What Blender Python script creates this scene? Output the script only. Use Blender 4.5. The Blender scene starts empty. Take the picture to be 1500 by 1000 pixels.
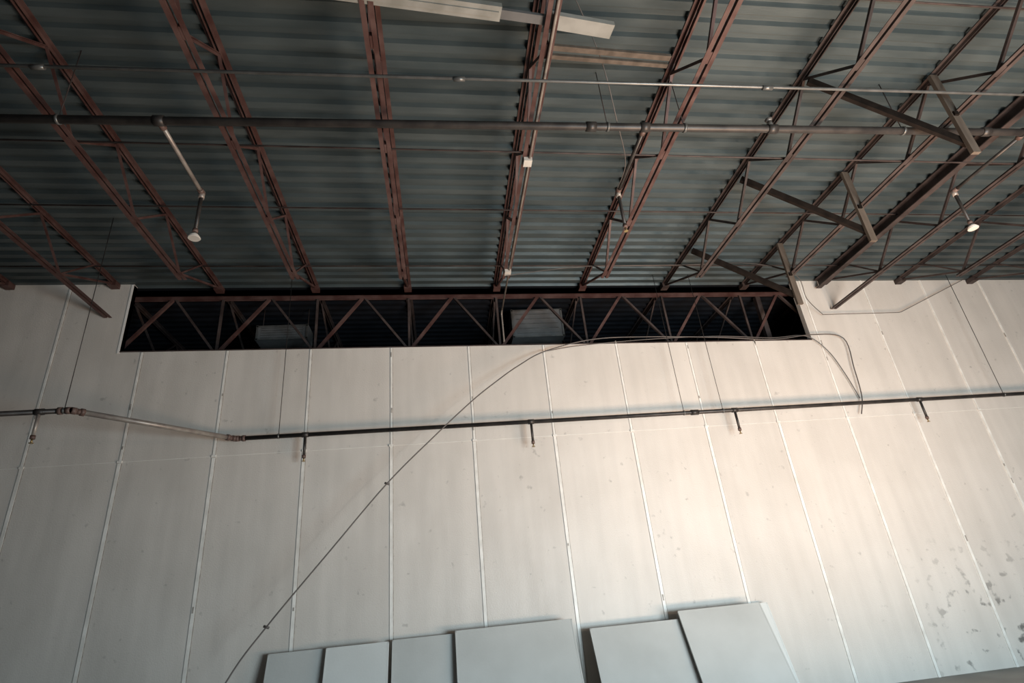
import bpy, math, random, bmesh
from mathutils import Vector, Matrix
random.seed(4)
CZ=1.46; D=8.18
def zr(x): return 6.425-0.0215*(x+0.55)      # roof slopes gently to the right (drainage fall)

# ---------------- materials ----------------
def mat(name, c1, c2=None, scale=4.0, rough=0.6, metal=0.0, bump=0.0, bscale=40, detail=6, lo=0.35, hi=0.65, spec=0.5, stretch=None, wallfx=False):
    m=bpy.data.materials.new(name); m.use_nodes=True
    nt=m.node_tree; b=nt.nodes['Principled BSDF']; L=nt.links.new
    b.inputs['Roughness'].default_value=rough; b.inputs['Metallic'].default_value=metal
    b.inputs['Specular IOR Level'].default_value=spec
    tc=nt.nodes.new('ShaderNodeTexCoord'); mp=nt.nodes.new('ShaderNodeMapping')
    L(tc.outputs['Object'],mp.inputs['Vector'])
    if stretch: mp.inputs['Scale'].default_value=stretch
    if c2 is None: c2=tuple(c*0.8 for c in c1)
    def noise(s,d,vec=mp.outputs['Vector']):
        n=nt.nodes.new('ShaderNodeTexNoise'); n.inputs['Scale'].default_value=s; n.inputs['Detail'].default_value=d; L(vec,n.inputs['Vector']); return n
    n=noise(scale,detail)
    r=nt.nodes.new('ShaderNodeValToRGB'); r.color_ramp.elements[0].position=lo; r.color_ramp.elements[1].position=hi
    r.color_ramp.elements[0].color=(*c1,1); r.color_ramp.elements[1].color=(*c2,1)
    L(n.outputs['Fac'],r.inputs['Fac']); col=r.outputs['Color']
    hgt=None
    if bump>0:
        n2=noise(bscale,3)
        bp=nt.nodes.new('ShaderNodeBump'); bp.inputs['Strength'].default_value=bump; bp.inputs['Distance'].default_value=0.01
        L(n2.outputs['Fac'],bp.inputs['Height']); L(bp.outputs['Normal'],b.inputs['Normal'])
    if wallfx:
        mp2=nt.nodes.new('ShaderNodeMapping'); mp2.inputs['Scale'].default_value=(1.0,1,.45); L(tc.outputs['Object'],mp2.inputs['Vector'])
        n3=noise(1.6,2,mp2.outputs['Vector']); bp2=nt.nodes.new('ShaderNodeBump'); bp2.inputs['Strength'].default_value=.6; bp2.inputs['Distance'].default_value=0.05
        L(n3.outputs['Fac'],bp2.inputs['Height']); L(bp.outputs['Normal'],bp2.inputs['Normal']); L(bp2.outputs['Normal'],b.inputs['Normal'])
        sp=nt.nodes.new('ShaderNodeSeparateXYZ'); L(tc.outputs['Object'],sp.inputs[0])
        def mth(op,a,bb=None,c=None):
            q=nt.nodes.new('ShaderNodeMath'); q.operation=op
            for i,vv in enumerate((a,bb,c)):
                if vv is None: continue
                if isinstance(vv,(int,float)): q.inputs[i].default_value=vv
                else: L(vv,q.inputs[i])
            return q.outputs[0]
        idx=mth('FLOOR',mth('DIVIDE',mth('ADD',sp.outputs['X'],.723),1.219))
        wn=nt.nodes.new('ShaderNodeTexWhiteNoise'); wn.noise_dimensions='1D'; L(idx,wn.inputs['W'])
        tone=mth('MULTIPLY_ADD',wn.outputs['Value'],.07,.93)
        # scrapes and dirt at low level on the right
        mx=nt.nodes.new('ShaderNodeMapRange'); mx.inputs[1].default_value=6.4; mx.inputs[2].default_value=7.4; L(sp.outputs['X'],mx.inputs[0])
        mz=nt.nodes.new('ShaderNodeMapRange'); mz.inputs[1].default_value=1.9; mz.inputs[2].default_value=.5; L(sp.outputs['Z'],mz.inputs[0])
        n4=noise(5.5,5,tc.outputs['Object']); th=nt.nodes.new('ShaderNodeMapRange'); th.inputs[1].default_value=.59; th.inputs[2].default_value=.66; L(n4.outputs['Fac'],th.inputs[0])
        dm=mth('MULTIPLY',mth('MULTIPLY',mx.outputs[0],mz.outputs[0]),th.outputs[0])
        tone=mth('MULTIPLY',tone,mth('MULTIPLY_ADD',dm,-.7,1.0))
        # speckle dirt and faint vertical streaks
        n5=noise(9,4,tc.outputs['Object']); t5=nt.nodes.new('ShaderNodeMapRange'); t5.inputs[1].default_value=.68; t5.inputs[2].default_value=.76; t5.inputs[3].default_value=1; t5.inputs[4].default_value=.75; L(n5.outputs['Fac'],t5.inputs[0])
        tone=mth('MULTIPLY',tone,t5.outputs[0])
        mp3=nt.nodes.new('ShaderNodeMapping'); mp3.inputs['Scale'].default_value=(3.0,1,.25); L(tc.outputs['Object'],mp3.inputs['Vector'])
        n6=noise(2.0,5,mp3.outputs['Vector']); t6=nt.nodes.new('ShaderNodeMapRange'); t6.inputs[1].default_value=.35; t6.inputs[2].default_value=.7; t6.inputs[3].default_value=1; t6.inputs[4].default_value=.92; L(n6.outputs['Fac'],t6.inputs[0])
        tone=mth('MULTIPLY',tone,t6.outputs[0])
        vm=nt.nodes.new('ShaderNodeVectorMath'); vm.operation='SCALE'; L(col,vm.inputs[0]); L(tone,vm.inputs['Scale']); col=vm.outputs[0]
    L(col,b.inputs['Base Color'])
    return m
M={}
M['wall']=mat('painted_wall_panel',(0.67,0.62,0.565),(0.72,0.67,0.615),scale=1.2,rough=0.5,bump=0.25,bscale=55,wallfx=True)
M['plain']=mat('painted_block',(0.12,0.11,0.10),(0.16,0.145,0.13),scale=1.2,rough=0.7)
M['batten']=mat('joint_strip',(0.90,0.87,0.82),(0.72,0.69,0.64),scale=6,rough=0.4)
M['trim']=mat('white_flashing',(0.9,0.88,0.84),(0.85,0.82,0.78),rough=0.4)
M['wtear_shade']=mat('joint_tear_and_shade',(0.28,0.25,0.22),(0.45,0.41,0.37),scale=20)  # torn tape marks, and the shade line coloured in beside battens
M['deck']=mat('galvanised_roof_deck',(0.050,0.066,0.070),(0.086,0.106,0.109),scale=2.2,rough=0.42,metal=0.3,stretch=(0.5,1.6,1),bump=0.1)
M['deckb']=mat('shade_dark_roof_deck',(0.007,0.008,0.010),(0.011,0.012,0.015),scale=2.2,rough=0.9,spec=.05)  # same deck beyond the opening, the room's darkness put into its colour
M['red']=mat('red_oxide_steel',(0.060,0.026,0.022),(0.118,0.070,0.062),scale=5,rough=0.55,lo=0.4,hi=0.75,spec=.35)
M['brown']=mat('dusty_brown_steel',(0.034,0.024,0.022),(0.07,0.052,0.048),scale=5,rough=0.55,spec=.3)
M['pipe']=mat('dark_steel_pipe',(0.028,0.025,0.024),(0.055,0.048,0.044),scale=7,rough=0.45,metal=0.3)
M['lpipe']=mat('light_steel_pipe',(0.36,0.32,0.28),(0.24,0.2,0.18),scale=9,rough=0.4,metal=0.3)
M['coup']=mat('rusty_coupling',(0.09,0.05,0.04),(0.15,0.10,0.085),scale=20,rough=0.55)
M['galv']=mat('galvanised_conduit',(0.18,0.18,0.175),(0.12,0.12,0.115),scale=8,rough=0.35,metal=0.5)
M['pale']=mat('dusty_pale_sheet',(0.28,0.28,0.26),(0.20,0.20,0.18),scale=5,rough=0.5)
M['white']=mat('white_paint',(0.58,0.55,0.50),(0.5,0.47,0.43),rough=0.5)
M['brass']=mat('brass',(0.4,0.29,0.14),(0.3,0.22,0.1),rough=0.35,metal=0.8)
M['wood']=mat('weathered_timber',(0.13,0.105,0.085),(0.085,0.068,0.055),scale=12,rough=0.85,stretch=(1,1,0.2),spec=.1)
M['dwood']=mat('dark_timber',(0.010,0.008,0.007),(0.017,0.013,0.011),scale=10,rough=0.95,spec=.03)
M['cable']=mat('grey_cable',(0.08,0.072,0.068),(0.12,0.10,0.09),rough=0.5)
M['board']=mat('insulated_board_face',(0.64,0.65,0.63),(0.70,0.71,0.69),scale=1.5,rough=0.45,bump=0.1)
M['boardg']=mat('insulated_board_grey',(0.49,0.495,0.475),(0.56,0.565,0.545),scale=1.5,rough=0.5,bump=0.1)
M['bedge']=mat('board_foam_edge',(0.08,0.08,0.08),(0.18,0.17,0.16),scale=14,rough=0.8)
M['floor']=mat('concrete_floor',(0.24,0.23,0.21),(0.32,0.305,0.28),scale=1.5,rough=0.6,bump=0.1)
M['dark']=mat('shade_dark_wall',(0.015,0.017,0.022),(0.02,0.022,0.028),scale=3,rough=0.9)  # near-black base colour carries the darkness of the room behind
M['duct']=mat('duct_sheet_metal',(0.13,0.13,0.13),(0.09,0.09,0.09),scale=4,rough=0.5)

# ---------------- mesh builder ----------------
class MB:
    def __init__(s): s.v=[]; s.f=[]; s.m=[]; s.sm=[]; s.mats=[]
    def mi(s,k):
        if k not in s.mats: s.mats.append(k)
        return s.mats.index(k)
    def prism(s,p,q,prof,mk,up=Vector((0,0,1)),smooth=False):
        p=Vector(p);q=Vector(q);d=(q-p).normalized()
        up=Vector(up)
        if abs(d.dot(up))>0.98: up=Vector((0,1,0))
        x=d.cross(up).normalized(); y=x.cross(d).normalized()
        n=len(prof); b=len(s.v); k=s.mi(mk)
        for e in (p,q):
            for a,c in prof: s.v.append(e+x*a+y*c)
        for i in range(n):
            j=(i+1)%n; s.f.append((b+i,b+j,b+n+j,b+n+i)); s.m.append(k); s.sm.append(smooth)
        s.f.append(tuple(b+i for i in reversed(range(n)))); s.m.append(k); s.sm.append(False)
        s.f.append(tuple(b+n+i for i in range(n))); s.m.append(k); s.sm.append(False)
    def bar(s,p,q,w,h,mk,up=(0,0,1)):
        s.prism(p,q,[(-w/2,-h/2),(w/2,-h/2),(w/2,h/2),(-w/2,h/2)],mk,up)
    def tube(s,p,q,r,mk,n=12):
        s.prism(p,q,[(r*math.cos(2*math.pi*i/n),r*math.sin(2*math.pi*i/n)) for i in range(n)],mk,smooth=True)
    def box(s,c,d,mk):
        c=Vector(c); s.bar(c-Vector((0,d[1]/2,0)),c+Vector((0,d[1]/2,0)),d[0],d[2],mk)
    def angle(s,p,q,a,t,mk,up=(0,0,1)):
        s.prism(p,q,[(0,0),(a,0),(a,t),(t,t),(t,a),(0,a)],mk,up)
    def poly(s,pts,y0,y1,mk):
        n=len(pts); b=len(s.v); k=s.mi(mk)
        for y in (y0,y1):
            for x,z in pts: s.v.append(Vector((x,y,z)))
        s.f.append(tuple(b+i for i in range(n))); s.m.append(k); s.sm.append(False)
        s.f.append(tuple(b+n+i for i in reversed(range(n)))); s.m.append(k); s.sm.append(False)
        for i in range(n):
            j=(i+1)%n; s.f.append((b+j,b+i,b+n+i,b+n+j)); s.m.append(k); s.sm.append(False)
    def sweep(s,pts,r,mk,n=8):
        pts=[Vector(p) for p in pts]; k=s.mi(mk); rings=[]
        prev=None
        for i,p in enumerate(pts):
            d=((pts[i+1] if i<len(pts)-1 else p)-(pts[i-1] if i>0 else p)).normalized()
            if prev is None:
                u=Vector((0,0,1)) if abs(d.z)<0.9 else Vector((0,1,0)); x=d.cross(u).normalized()
            else: x=(prev-d*prev.dot(d)).normalized()
            prev=x; y=d.cross(x); b=len(s.v); rings.append(b)
            for j in range(n):
                a=2*math.pi*j/n; s.v.append(p+x*r*math.cos(a)+y*r*math.sin(a))
        for a,b in zip(rings,rings[1:]):
            for j in range(n):
                jj=(j+1)%n; s.f.append((a+j,a+jj,b+jj,b+j)); s.m.append(k); s.sm.append(True)
    def cone(s,p,q,r1,r2,mk,n=16):
        p=Vector(p);q=Vector(q);d=(q-p).normalized();u=Vector((0,0,1)) if abs(d.z)<0.9 else Vector((0,1,0))
        x=d.cross(u).normalized();y=d.cross(x);b=len(s.v);k=s.mi(mk)
        for e,r in ((p,r1),(q,r2)):
            for i in range(n):
                a=2*math.pi*i/n; s.v.append(e+x*r*math.cos(a)+y*r*math.sin(a))
        for i in range(n):
            j=(i+1)%n; s.f.append((b+i,b+j,b+n+j,b+n+i)); s.m.append(k); s.sm.append(True)
        s.f.append(tuple(b+i for i in range(n))); s.m.append(k); s.sm.append(False)
        s.f.append(tuple(b+n+i for i in range(n))); s.m.append(k); s.sm.append(False)
    def make(s,name):
        me=bpy.data.meshes.new(name); me.from_pydata([tuple(v) for v in s.v],[],s.f)
        for k in s.mats: me.materials.append(M[k])
        for p,mi,sm in zip(me.polygons,s.m,s.sm): p.material_index=mi; p.use_smooth=sm
        bm=bmesh.new(); bm.from_mesh(me); bmesh.ops.recalc_face_normals(bm,faces=bm.faces); bm.to_mesh(me); bm.free()
        o=bpy.data.objects.new(name,me); bpy.context.scene.collection.objects.link(o); return o
def cr(pts,n=8):
    pts=[Vector(p) for p in pts]; out=[]
    P=[pts[0]]+pts+[pts[-1]]
    for i in range(1,len(P)-2):
        for t in range(n):
            t/=n; a,b,c,d=P[i-1:i+3]
            out.append(0.5*((2*b)+(c-a)*t+(2*a-5*b+4*c-d)*t*t+(3*b-a-3*c+d)*t**3))
    out.append(pts[-1]); return out

XL,XR=-9.5,14.0; YB=14.0; YN=-5.0
# ---------------- floor ----------------
b=MB(); b.poly([(XL,-0.15),(XR,-0.15),(XR,0),(XL,0)],YN,YB,'floor'); b.make('floor')
# ---------------- ceiling : corrugated deck, flutes along X ----------------
def deck(y0,y1,name,mk):
    b=MB(); k=b.mi(mk); pitch=0.19; y=y0; prof=[]
    while y<y1:
        prof+= [(y,0.0),(y+0.085,0.0),(y+0.105,0.045),(y+0.17,0.045)]; y+=pitch
    prof.append((y,0.0))
    for x in (XL,XR):
        for (yy,h) in prof: b.v.append(Vector((x,yy,zr(x)+h)))
    n=len(prof)
    for i in range(n-1):
        b.f.append((i,i+1,n+i+1,n+i)); b.m.append(k); b.sm.append(False)
    t=len(b.v)
    for x in (XL,XR):
        for yy in (y0,prof[-1][0]): b.v.append(Vector((x,yy,zr(x)+0.12)))
    b.f.append((t,t+1,t+3,t+2)); b.m.append(k); b.sm.append(False)
    b.make(name); return prof[-1][0]
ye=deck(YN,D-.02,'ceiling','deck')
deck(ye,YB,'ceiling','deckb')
# ---------------- front wall with high opening ----------------
OL,OR=-4.70,6.45
def ob(x): return 5.35-0.0229*(x-OL)
W0,W1=D,D+0.10
b=MB()
b.poly([(XL,0),(OL,0),(OL,zr(OL)),(XL,zr(XL))],W0,W1,'wall')
b.poly([(OL,0),(OR,0),(OR,ob(OR)),(OL,ob(OL))],W0,W1,'wall')
b.poly([(OR,0),(XR,0),(XR,zr(XR)),(OR,zr(OR))],W0,W1,'wall')
k=-8
while True:
    x=-0.723+1.219*k
    if x>XR: break
    if x>XL+0.1:
        top=ob(x)-.02 if OL<x<OR else zr(x)
        segs=[(0.0,3.66+random.uniform(-.02,.02)),(3.68,top-0.003)]
        for i,(a,c) in enumerate(segs):
            dx=random.uniform(-.006,.006)
            wd=.042 if i==0 else .03
            b.box((x+dx,W0-0.006,(a+c)/2),(wd,0.014,c-a),'batten')
            b.box((x+dx+wd/2+.005,W0-0.002,(a+c)/2),(0.009,0.006,c-a),'wtear_shade')  # dark strip paints the thin shadow line along the batten
        b.box((x,W0-0.012,3.67),(0.06,0.02,0.03),'batten')
        for _ in range(2):
            zz=random.uniform(3.8,5.2) if random.random()<.6 else random.uniform(1,3.6)
            b.box((x+random.uniform(-.01,.01),W0-0.014,zz),(0.018,0.006,random.uniform(.03,.09)),'wtear_shade')
    k+=1
b.box(((XL+XR)/2,W0-0.001,3.67),(XR-XL,0.005,0.005),'batten')
b.poly([(OL-0.03,ob(OL)-0.03),(OL,ob(OL)-0.03),(OL,zr(OL)-0.01),(OL-0.03,zr(OL)-0.01)],W0-0.012,W0+0.1,'trim')
b.poly([(OL,ob(OL)-0.012),(OR,ob(OR)-0.012),(OR,ob(OR)+0.004),(OL,ob(OL)+0.004)],W0-0.008,W0+0.1,'brown')
b.make('wall_front')
# ---------------- other walls ----------------
b=MB(); b.poly([(XL-0.2,0),(XL,0),(XL,6.6),(XL-0.2,6.6)],YN,YB,'plain'); b.make('wall_left')
b=MB(); b.poly([(XR,0),(XR+0.2,0),(XR+0.2,6.1),(XR,6.1)],2,YB,'plain'); b.make('wall_right')
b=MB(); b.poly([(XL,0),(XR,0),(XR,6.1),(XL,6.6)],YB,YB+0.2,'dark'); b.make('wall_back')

# ---------------- bar joists ----------------
def joist(k,y0,y1,ext=False,mk='red'):
    x=-0.454+1.501*k; z=zr(x)-0.004; b=MB(); g=0.014; a=0.042; t=0.006; dep=0.60
    for s in (-1,1):
        b.prism((x+s*g,y0,z),(x+s*g,y1,z),[(0,0),(s*a,0),(s*a,-t),(s*t,-t),(s*t,-a),(0,-a)],mk)
    yb=6.95; e=y1-0.02 if ext else yb+0.12
    zb=z-dep
    for s in (-1,1):
        b.prism((x+s*g,y0,zb),(x+s*g,e,zb),[(0,0),(s*a,0),(s*a,t),(s*t,t),(s*t,a),(0,a)],mk)
    zt=z-0.03; zbb=zb+0.03
    b.bar((x,yb,zbb),(x,y1-0.08,zt),0.026,0.030,mk)
    b.box((x,y1-0.07,z-0.05),(0.12,0.14,0.07),mk)
    y=yb
    while y>y0+0.7:
        for (ya,yc) in ((y,y-0.61),(y-1.22,y-0.61)):
            if yc<y0: continue
            b.angle((x-0.014,ya,zbb),(x-0.014,yc,zt),0.030,0.006,mk,up=(1,0,0))
        b.box((x,y,zbb),(0.022,0.12,0.05),mk)
        y-=1.22
    b.bar((x,yb+0.61,zt),(x,yb,zbb),0.02,0.022,mk)
    b.make('steel_bar_joist')
for k in range(-6,10):
    x=-0.454+1.501*k
    if x<XL+.3 or x>XR-.3: continue
    inopen = OL<x<OR
    joist(k,YN+0.1,(D+0.15) if inopen else D-0.004,ext=(k in (-3,5)),mk='red' if k<3 else 'brown')
for k in range(-4,6):
    x=-0.454+1.501*k; b=MB(); z=zr(x)-0.004
    y0,y1=D+0.55,YB-0.02
    for s in (-1,1):
        b.prism((x+s*.014,y0,z),(x+s*.014,y1,z),[(0,0),(s*.042,0),(s*.042,-.006),(s*.006,-.006),(s*.006,-.042),(0,-.042)],'brown')
        b.prism((x+s*.014,y0+1.0,z-.6),(x+s*.014,y1,z-.6),[(0,0),(s*.042,0),(s*.042,.006),(s*.006,.006),(s*.006,.042),(0,.042)],'brown')
    b.bar((x,y0+1,z-.57),(x,y0+.05,z-.03),.025,.03,'brown')
    y=y0+1
    while y+1.22<y1:
        b.bar((x,y,z-.57),(x,y+.61,z-.03),.02,.03,'brown'); b.bar((x,y+1.22,z-.57),(x,y+.61,z-.03),.02,.03,'brown'); y+=1.22
    b.make('steel_bar_joist')
# ---------------- joist girder behind the opening ----------------
b=MB(); yg=D+0.30; gx0,gx1=-5.6,7.4
def gz(x,o): return zr(x)-o
for s in (-1,1):
    p=(gx0,yg+s*.02,gz(gx0,.02)); q=(gx1,yg+s*.02,gz(gx1,.02))
    b.prism(p,q,[(0,0),(-s*.11,0),(-s*.11,-.010),(-s*.010,-.010),(-s*.010,-.11),(0,-.11)],'red')
    b.prism((gx0,yg-.125,gz(gx0,.05)),(gx1,yg-.125,gz(gx1,.05)),[(-.005,-.075),(.005,-.075),(.005,.03),(-.005,.03)],'red')
    p=(gx0,yg+s*.02,gz(gx0,1.16)); q=(gx1,yg+s*.02,gz(gx1,1.16))
    b.prism(p,q,[(0,0),(-s*.09,0),(-s*.09,.010),(-s*.010,.010),(-s*.010,.10),(0,.10)],'red')
for k in range(-4,6):
    x=-0.454+1.501*k
    if x<gx0 or x>gx1: continue
    b.bar((x,yg,gz(x,1.11)),(x,yg,gz(x,.06)),.035,.035,'brown',up=(0,1,0))
    for sx in (-.75,.75):
        if gx0<x+sx<gx1: b.bar((x,yg,gz(x,1.11)),(x+sx,yg,gz(x+sx,.09)),.045 if sx>0 else .035,.045,'red' if sx>0 else 'brown',up=(0,1,0))
b.make('steel_joist_girder')
b=MB(); cx=6.05
b.box((cx,yg+.26,2.55),(0.14,0.14,5.1),'brown'); b.box((cx,yg+.27,5.11),(.26,.22,.02),'brown')
b.bar((cx,yg+.26,5.1),(cx,yg+.26,zr(cx)-.02),.09,.09,'brown',up=(0,1,0))
b.make('steel_column')
b=MB(); x=6.93
b.box((x,(YN+D)/2,zr(x)-.100),(0.02,D-YN-.1,.16),'brown'); b.box((x-.04,(YN+D)/2,zr(x)-.180),(0.10,D-YN-.1,.012),'brown'); b.box((x-.04,(YN+D)/2,zr(x)-.022),(0.10,D-YN-.1,.012),'brown')
b.make('steel_ledger_channel')
for (y,o) in ((6.15,.07),(4.55,.56),(3.0,.07),(7.55,.07)):
    b=MB(); b.tube((XL+.1,y,zr(XL)-o),(XR-.1,y,zr(XR)-o),.010,'brown',8); b.make('joist_bridging_rod')
for i,y in enumerate((3.8,5.32,6.95)):
    b=MB(); x=-0.454+1.501*4-.06
    b.bar((x,y,CZ+3.68),(x,y,zr(x)-.05),.09,.04,'wood',up=(0,1,0)); b.box((x-.01,y-.03,CZ+4.2),(.05,.02,.05),'dwood')
    b.make('timber_post')
    b=MB(); b.bar((4.02,y+.05,CZ+4.72),(x+.03,y+.05,CZ+3.86),.04,.09,'dwood'); b.make('diagonal_timber_brace')
b=MB(); z=zr(1)-.6+.03
b.bar((1.0,3.27,z),(2.2,3.33,z-.02),.05,.03,'wood'); b.bar((1.0,3.36,z),(2.2,3.41,z-.02),.04,.03,'wood'); b.make('timber_plank')
b=MB()
b.bar((-1.2,2.82,z+.03),(.62,3.0,z+.03),.13,.05,'pale'); b.bar((.62,3.0,z+.02),(1.0,3.04,z+.02),.08,.03,'duct'); b.bar((1.0,3.04,z+.03),(1.6,3.12,z+.03),.13,.05,'pale')
b.bar((-1.15,2.825,z+.0),(.6,2.998,z+.0),.05,.02,'pale')
b.make('strip_light_fixture')

# ---------------- sprinkler main pipe ----------------
def head(b,x,y,z0,z1,mk='pipe',cup=True):
    b.tube((x,y,z0),(x,y,z1+.06),.019,mk); b.tube((x,y,z1+.07),(x,y,z1+.03),.026,'coup')
    b.tube((x,y,z1+.03),(x,y,z1-.01),.010,'brass',8)
    if cup: b.cone((x,y,z1+.02),(x,y,z1-.035),.022,.062,'white'); b.cone((x,y,z1-.035),(x,y,z1-.045),.062,.055,'white')
    else: b.cone((x,y,z1-.012),(x,y,z1-.018),.024,.024,'brass')
PY,PZ=3.97,CZ+4.15
b=MB(); b.tube((XL+.05,PY,PZ),(XR-.05,PY,PZ),.038,'pipe',16)
for x in (-4.3,1.58,3.5,6.0): b.tube((x-.05,PY,PZ),(x+.05,PY,PZ),.048,'pipe',16)
b.tube((3.5,PY,PZ),(3.5,PY,PZ+.10),.026,'lpipe'); b.cone((3.5,PY,PZ+.10),(3.5,PY,PZ+.13),.02,.04,'lpipe')
for (x,mk,cup) in ((-2.38,'lpipe',True),(2.13,'pipe',False),(6.50,'pipe',True),(-6.9,'pipe',True)):
    y1=4.94; b.tube((x-.045,PY,PZ),(x+.045,PY,PZ),.048,'pipe',16)
    b.tube((x,PY,PZ),(x,y1,PZ),.021,mk); b.tube((x,PY+.03,PZ),(x,PY+.09,PZ),.03,'coup')
    b.tube((x,y1-.06,PZ),(x,y1+.02,PZ),.030,'coup'); b.tube((x,y1,PZ+.02),(x,y1,PZ-.07),.030,'lpipe')
    head(b,x,y1,PZ,CZ+3.62,'pipe',cup)
for x in (-6.0,-3.2,1.75,2.55,5.0,8.5):
    b.tube((x,PY,PZ+.03),(x,PY,zr(x)-.001),.005,'brown',6); b.tube((x-.012,PY,PZ),(x+.012,PY,PZ),.046,'galv',16)
b.make('sprinkler_main_pipe')
b=MB(); b.tube((XL+.05,3.50,CZ+4.27),(XR-.05,3.50,CZ+4.13),.014,'galv',10)
for x in (-6.,-3.1,.28,3.2,6.2): b.tube((x-.05,3.50,CZ+4.2-.006*(x-1)),(x+.05,3.50,CZ+4.2-.006*(x-1)),.022,'galv',10)
b.make('electrical_conduit')
b=MB(); xj=1.047; zc=zr(xj)-.604-.018
b.tube((xj+.02,YN+.2,zc),(xj+.02,8.06,zc),.014,'lpipe',10); b.sweep(cr([(xj+.02,8.0,zc),(xj+.02,8.08,zc-.02),(xj+.02,8.10,zc-.1),(xj+.02,8.10,CZ+3.78)],4),.014,'lpipe',10)
for y in (4.62,6.85): b.box((xj,y,zc-.01),(.09,.10,.05),'white')
b.make('electrical_conduit')
# ---------------- wall sprinkler branch ----------------
WY,WZ=7.95,CZ+2.38; LY=6.49
b=MB()
b.tube((-2.82,WY,WZ),(XR-.1,WY,WZ),.030,'pipe',14)
b.tube((-4.10,LY,WZ),(-2.82,WY,WZ),.032,'lpipe',14)
b.tube((XL+.05,LY,WZ),(-4.10,LY,WZ),.030,'pipe',14)
for (x,y,dx,dy) in ((-4.10,LY,-1,0),(-4.10,LY,.66,.75),(-2.82,WY,1,0),(-2.82,WY,-.66,-.75)):
    p=Vector((x,y,WZ)); d=Vector((dx,dy,0)).normalized()
    b.tube(p,p+d*.05,.040,'coup',14); b.tube(p+d*.09,p+d*.13,.043,'coup',14); b.tube(p+d*.05,p+d*.10,.034,'coup',14)
for x in (3.90,): b.tube((x-.06,WY,WZ),(x+.06,WY,WZ),.042,'pipe',14)
for x in (-1.89,1.335,4.56,7.79,11.0):
    b.tube((x-.045,WY,WZ),(x+.045,WY,WZ),.037,'pipe',14); head(b,x,WY,WZ,WZ-.36,'pipe',False)
x=-4.42; b.tube((x-.045,LY,WZ),(x+.045,LY,WZ),.037,'pipe',14); head(b,x,LY,WZ,WZ-.34,'lpipe',False)
for x in (-2.25,3.73,4.37,9.37):
    b.tube((x,WY,WZ),(x,WY,zr(x)-.001),.005,'pipe',6); b.tube((x-.012,WY,WZ),(x+.012,WY,WZ),.036,'galv',14)
for x in (-4.17,-7.5):
    b.tube((x,LY,WZ),(x,LY,zr(x)-.001),.005,'pipe',6); b.tube((x-.012,LY,WZ),(x+.012,LY,WZ),.036,'galv',14)
b.make('sprinkler_branch_pipe')

# ---------------- cables ----------------
b=MB()
c1=[(-2.8,7.05,.01),(-2.36,7.2,.95),(-2.02,7.3,1.445),(-1.37,7.4,2.22),(-.716,7.5,2.987),(-.135,7.55,3.55),(.447,7.6,4.08),(.83,7.7,4.40),(1.217,7.8,4.69),(1.69,7.93,4.97),(2.53,8.03,5.19),(3.49,8.1,5.227),(4.68,8.1,5.17),(5.65,8.1,5.09),(6.44,8.1,5.15),(6.98,8.1,5.06),(6.97,8.1,4.485),(6.92,8.1,3.995),(6.80,8.1,3.70)]
b.sweep(cr(c1,6),.009,'cable')
b.sweep(cr([(1.71,7.98,4.99),(2.3,8.06,5.10),(3.49,8.12,5.19),(4.68,8.12,5.20),(5.65,8.12,5.13),(6.3,8.12,5.14),(6.62,8.12,4.85),(6.8,8.13,4.4),(6.90,8.13,3.97)],6),.007,'cable')
for p in ((-.716,7.5,2.987),(-2.02,7.3,1.445)):
    p=Vector(p); b.tube(p-Vector((.03,0,-.012)),p+Vector((.03,0,-.012)),.014,'cable',8)
b.make('hanging_cable')
b=MB(); b.sweep(cr([(1.02,6.85,5.70),(1.70,7.2,6.0),(2.50,7.3,6.12),(3.97,7.3,6.11),(5.15,7.3,6.11),(6.02,7.5,6.0),(6.4,7.9,5.75),(6.76,8.1,5.53)],6)+[(6.80,8.1,5.53),(8.25,8.1,5.52),(8.30,8.1,5.53),(9.9,8.1,6.18)],.006,'cable'); b.make('hanging_cable')
b=MB(); b.sweep(cr([(1.30,3.1,6.38),(1.62,3.5,6.0),(1.85,3.95,5.66),(2.05,4.4,5.55),(2.10,4.85,5.60)],6),.005,'cable'); b.make('hanging_cable')

# ---------------- leaning boards ----------------
def lean(x0,x1,ztop,yt,yb,th=.07,face='board',skew=0.0):
    L=math.hypot(ztop,yt-yb); b=MB()
    d=Vector((0,yt-yb,ztop)).normalized(); n=Vector((0,-d.z,d.y))
    w=(x1-x0)
    def P(u,v,t): return Vector((x0,yb,0))+Vector((1,skew,0))*u+d*v+n*t
    def slab(u0,u1,v0,v1,t0,t1,mk):
        k=b.mi(mk); q=len(b.v)
        for t in (t0,t1):
            for u,v in ((u0,v0),(u1,v0),(u1,v1),(u0,v1)): b.v.append(P(u,v,t))
        for f in ((0,1,2,3),(7,6,5,4),(0,4,5,1),(1,5,6,2),(2,6,7,3),(3,7,4,0)):
            b.f.append(tuple(q+i for i in f)); b.m.append(k); b.sm.append(False)
    s=.006
    slab(s,w-s,s,L-s,.004,th-.004,'bedge'); slab(0,w,0,L,0,.004,face); slab(0,w,0,L,th-.004,th,face)
    slab(-.004,.012,0,L,th-.02,th+.003,face); slab(w-.012,w+.004,0,L,th-.02,th+.003,face); slab(0,w,L-.012,L+.004,th-.02,th+.003,face)
    b.make('insulated_wall_panel')
lean(-2.17,-1.50,1.12,8.08,7.70,.06,'boardg')
lean(-1.47,-.73,1.12,7.98,7.52,.06,'board')
lean(-.69,.12,1.13,8.07,7.66,.06,'boardg')
lean(.09,1.58,1.16,7.98,7.50,.06,'boardg')
lean(1.80,2.99,1.02,7.97,7.52,.07,'boardg',-.02)
lean(3.3,4.34,1.11,8.10,7.75,.05,'board')
lean(2.98,4.12,1.10,7.93,7.40,.10,'boardg')
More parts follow.
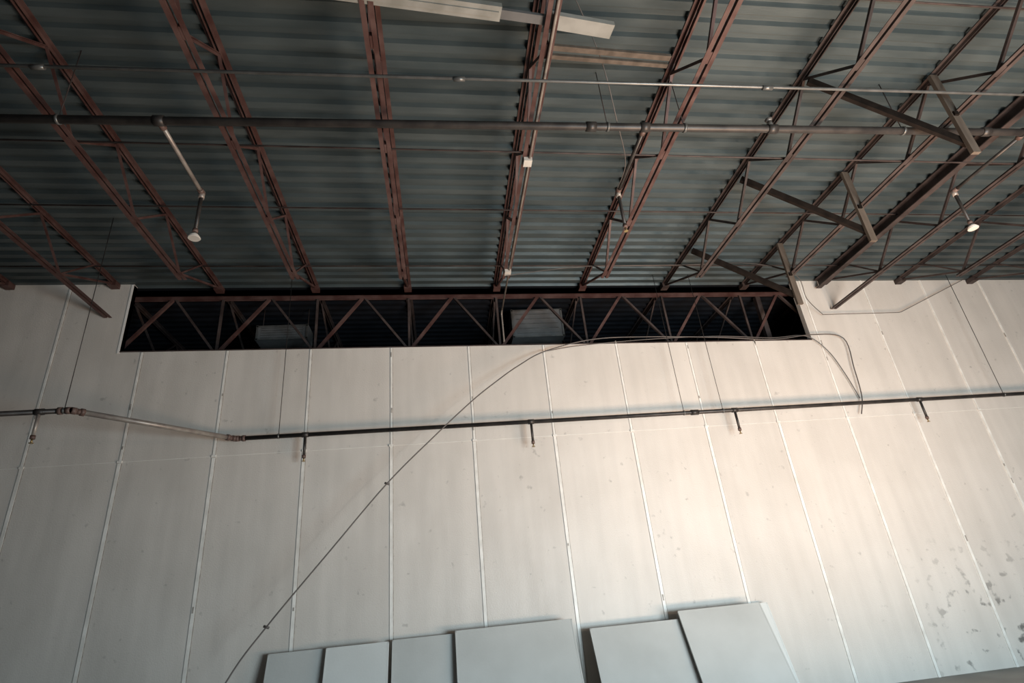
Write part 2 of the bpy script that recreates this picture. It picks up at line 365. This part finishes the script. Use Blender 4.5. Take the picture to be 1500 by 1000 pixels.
# things seen through the opening
def unit(c,d,name):
    b=MB(); b.box(c,d,'duct'); x,y,z=c
    for s in (-1,1): 
        b.box((x+s*(d[0]/2-.02),y-d[1]/2-.005,z),(.03,.02,d[2]+.02),'galv'); b.box((x,y-d[1]/2-.005,z+s*(d[2]/2-.01)),(d[0],.02,.025),'galv')
        b.tube((x+s*(d[0]/2-.05),y,z),(x+s*(d[0]/2-.05),y,zr(x)-.001),.008,'brown',6)
    for i in range(5): b.box((x,y-d[1]/2-.004,z-d[2]*.35+i*d[2]*.17),(d[0]*.8,.01,.012),'galv')
    b.make(name)
unit((-2.6,9.05,5.93),(.85,.35,.26),'air_duct')
unit((1.82,9.15,5.98),(.95,.4,.55),'air_handling_unit')

# ---------------- camera ----------------
cx=Vector((.9905,-.104,-.0904)); fw=Vector((.1324,.898,.4186))
fw.normalize(); cx=(cx-fw*cx.dot(fw)).normalized(); up=cx.cross(fw).normalized()
if up.z<0: up=-up
Mx=Matrix((cx,up,-fw)).transposed().to_4x4(); Mx.translation=(0,0,CZ)
cam=bpy.data.cameras.new('camera'); co=bpy.data.objects.new('camera',cam); bpy.context.scene.collection.objects.link(co)
co.matrix_world=Mx; cam.sensor_width=36; cam.lens=19.68; cam.clip_start=.05
bpy.context.scene.camera=co
# ---------------- lights ----------------
def area(name,loc,tgt,sx,sy,e,col,spread=180):
    l=bpy.data.lights.new(name,'AREA'); l.shape='RECTANGLE'; l.size=sx; l.size_y=sy; l.energy=e; l.color=col; l.spread=math.radians(spread)
    o=bpy.data.objects.new(name,l); bpy.context.scene.collection.objects.link(o); o.location=loc
    o.rotation_euler=(Vector(tgt)-Vector(loc)).to_track_quat('-Z','Y').to_euler()
area('added_warm_upfill',(5.2,2.7,.05),(5.2,2.7,5),4.5,3.0,830,(1,.70,.50))  # added lamp at floor level, imitates warm light bounced upward
area('added_cool_fill',(4.9,-1.0,.9),(4.9,8,-0.6),3.8,1.5,690,(.70,.90,1.0))  # added area lamp for cool daylight; no door is built here
l=bpy.data.lights.new('added_warm_spot','SPOT'); l.energy=560; l.color=(1,.78,.60); l.shadow_soft_size=.18; l.spot_size=math.radians(72); l.spot_blend=1.0  # added spot, warms the upper wall and sharpens cable and pipe shadows
o=bpy.data.objects.new('added_warm_spot',l); bpy.context.scene.collection.objects.link(o); o.location=(7.2,-3.5,2.6)
o.rotation_euler=(Vector((3.2,8.18,5.7))-o.location).to_track_quat('-Z','Y').to_euler()
w=bpy.data.worlds.new('world'); bpy.context.scene.world=w; w.use_nodes=True
w.node_tree.nodes['Background'].inputs[0].default_value=(.88,.93,1,1); w.node_tree.nodes['Background'].inputs[1].default_value=.11
bpy.context.scene.view_settings.view_transform='Standard'
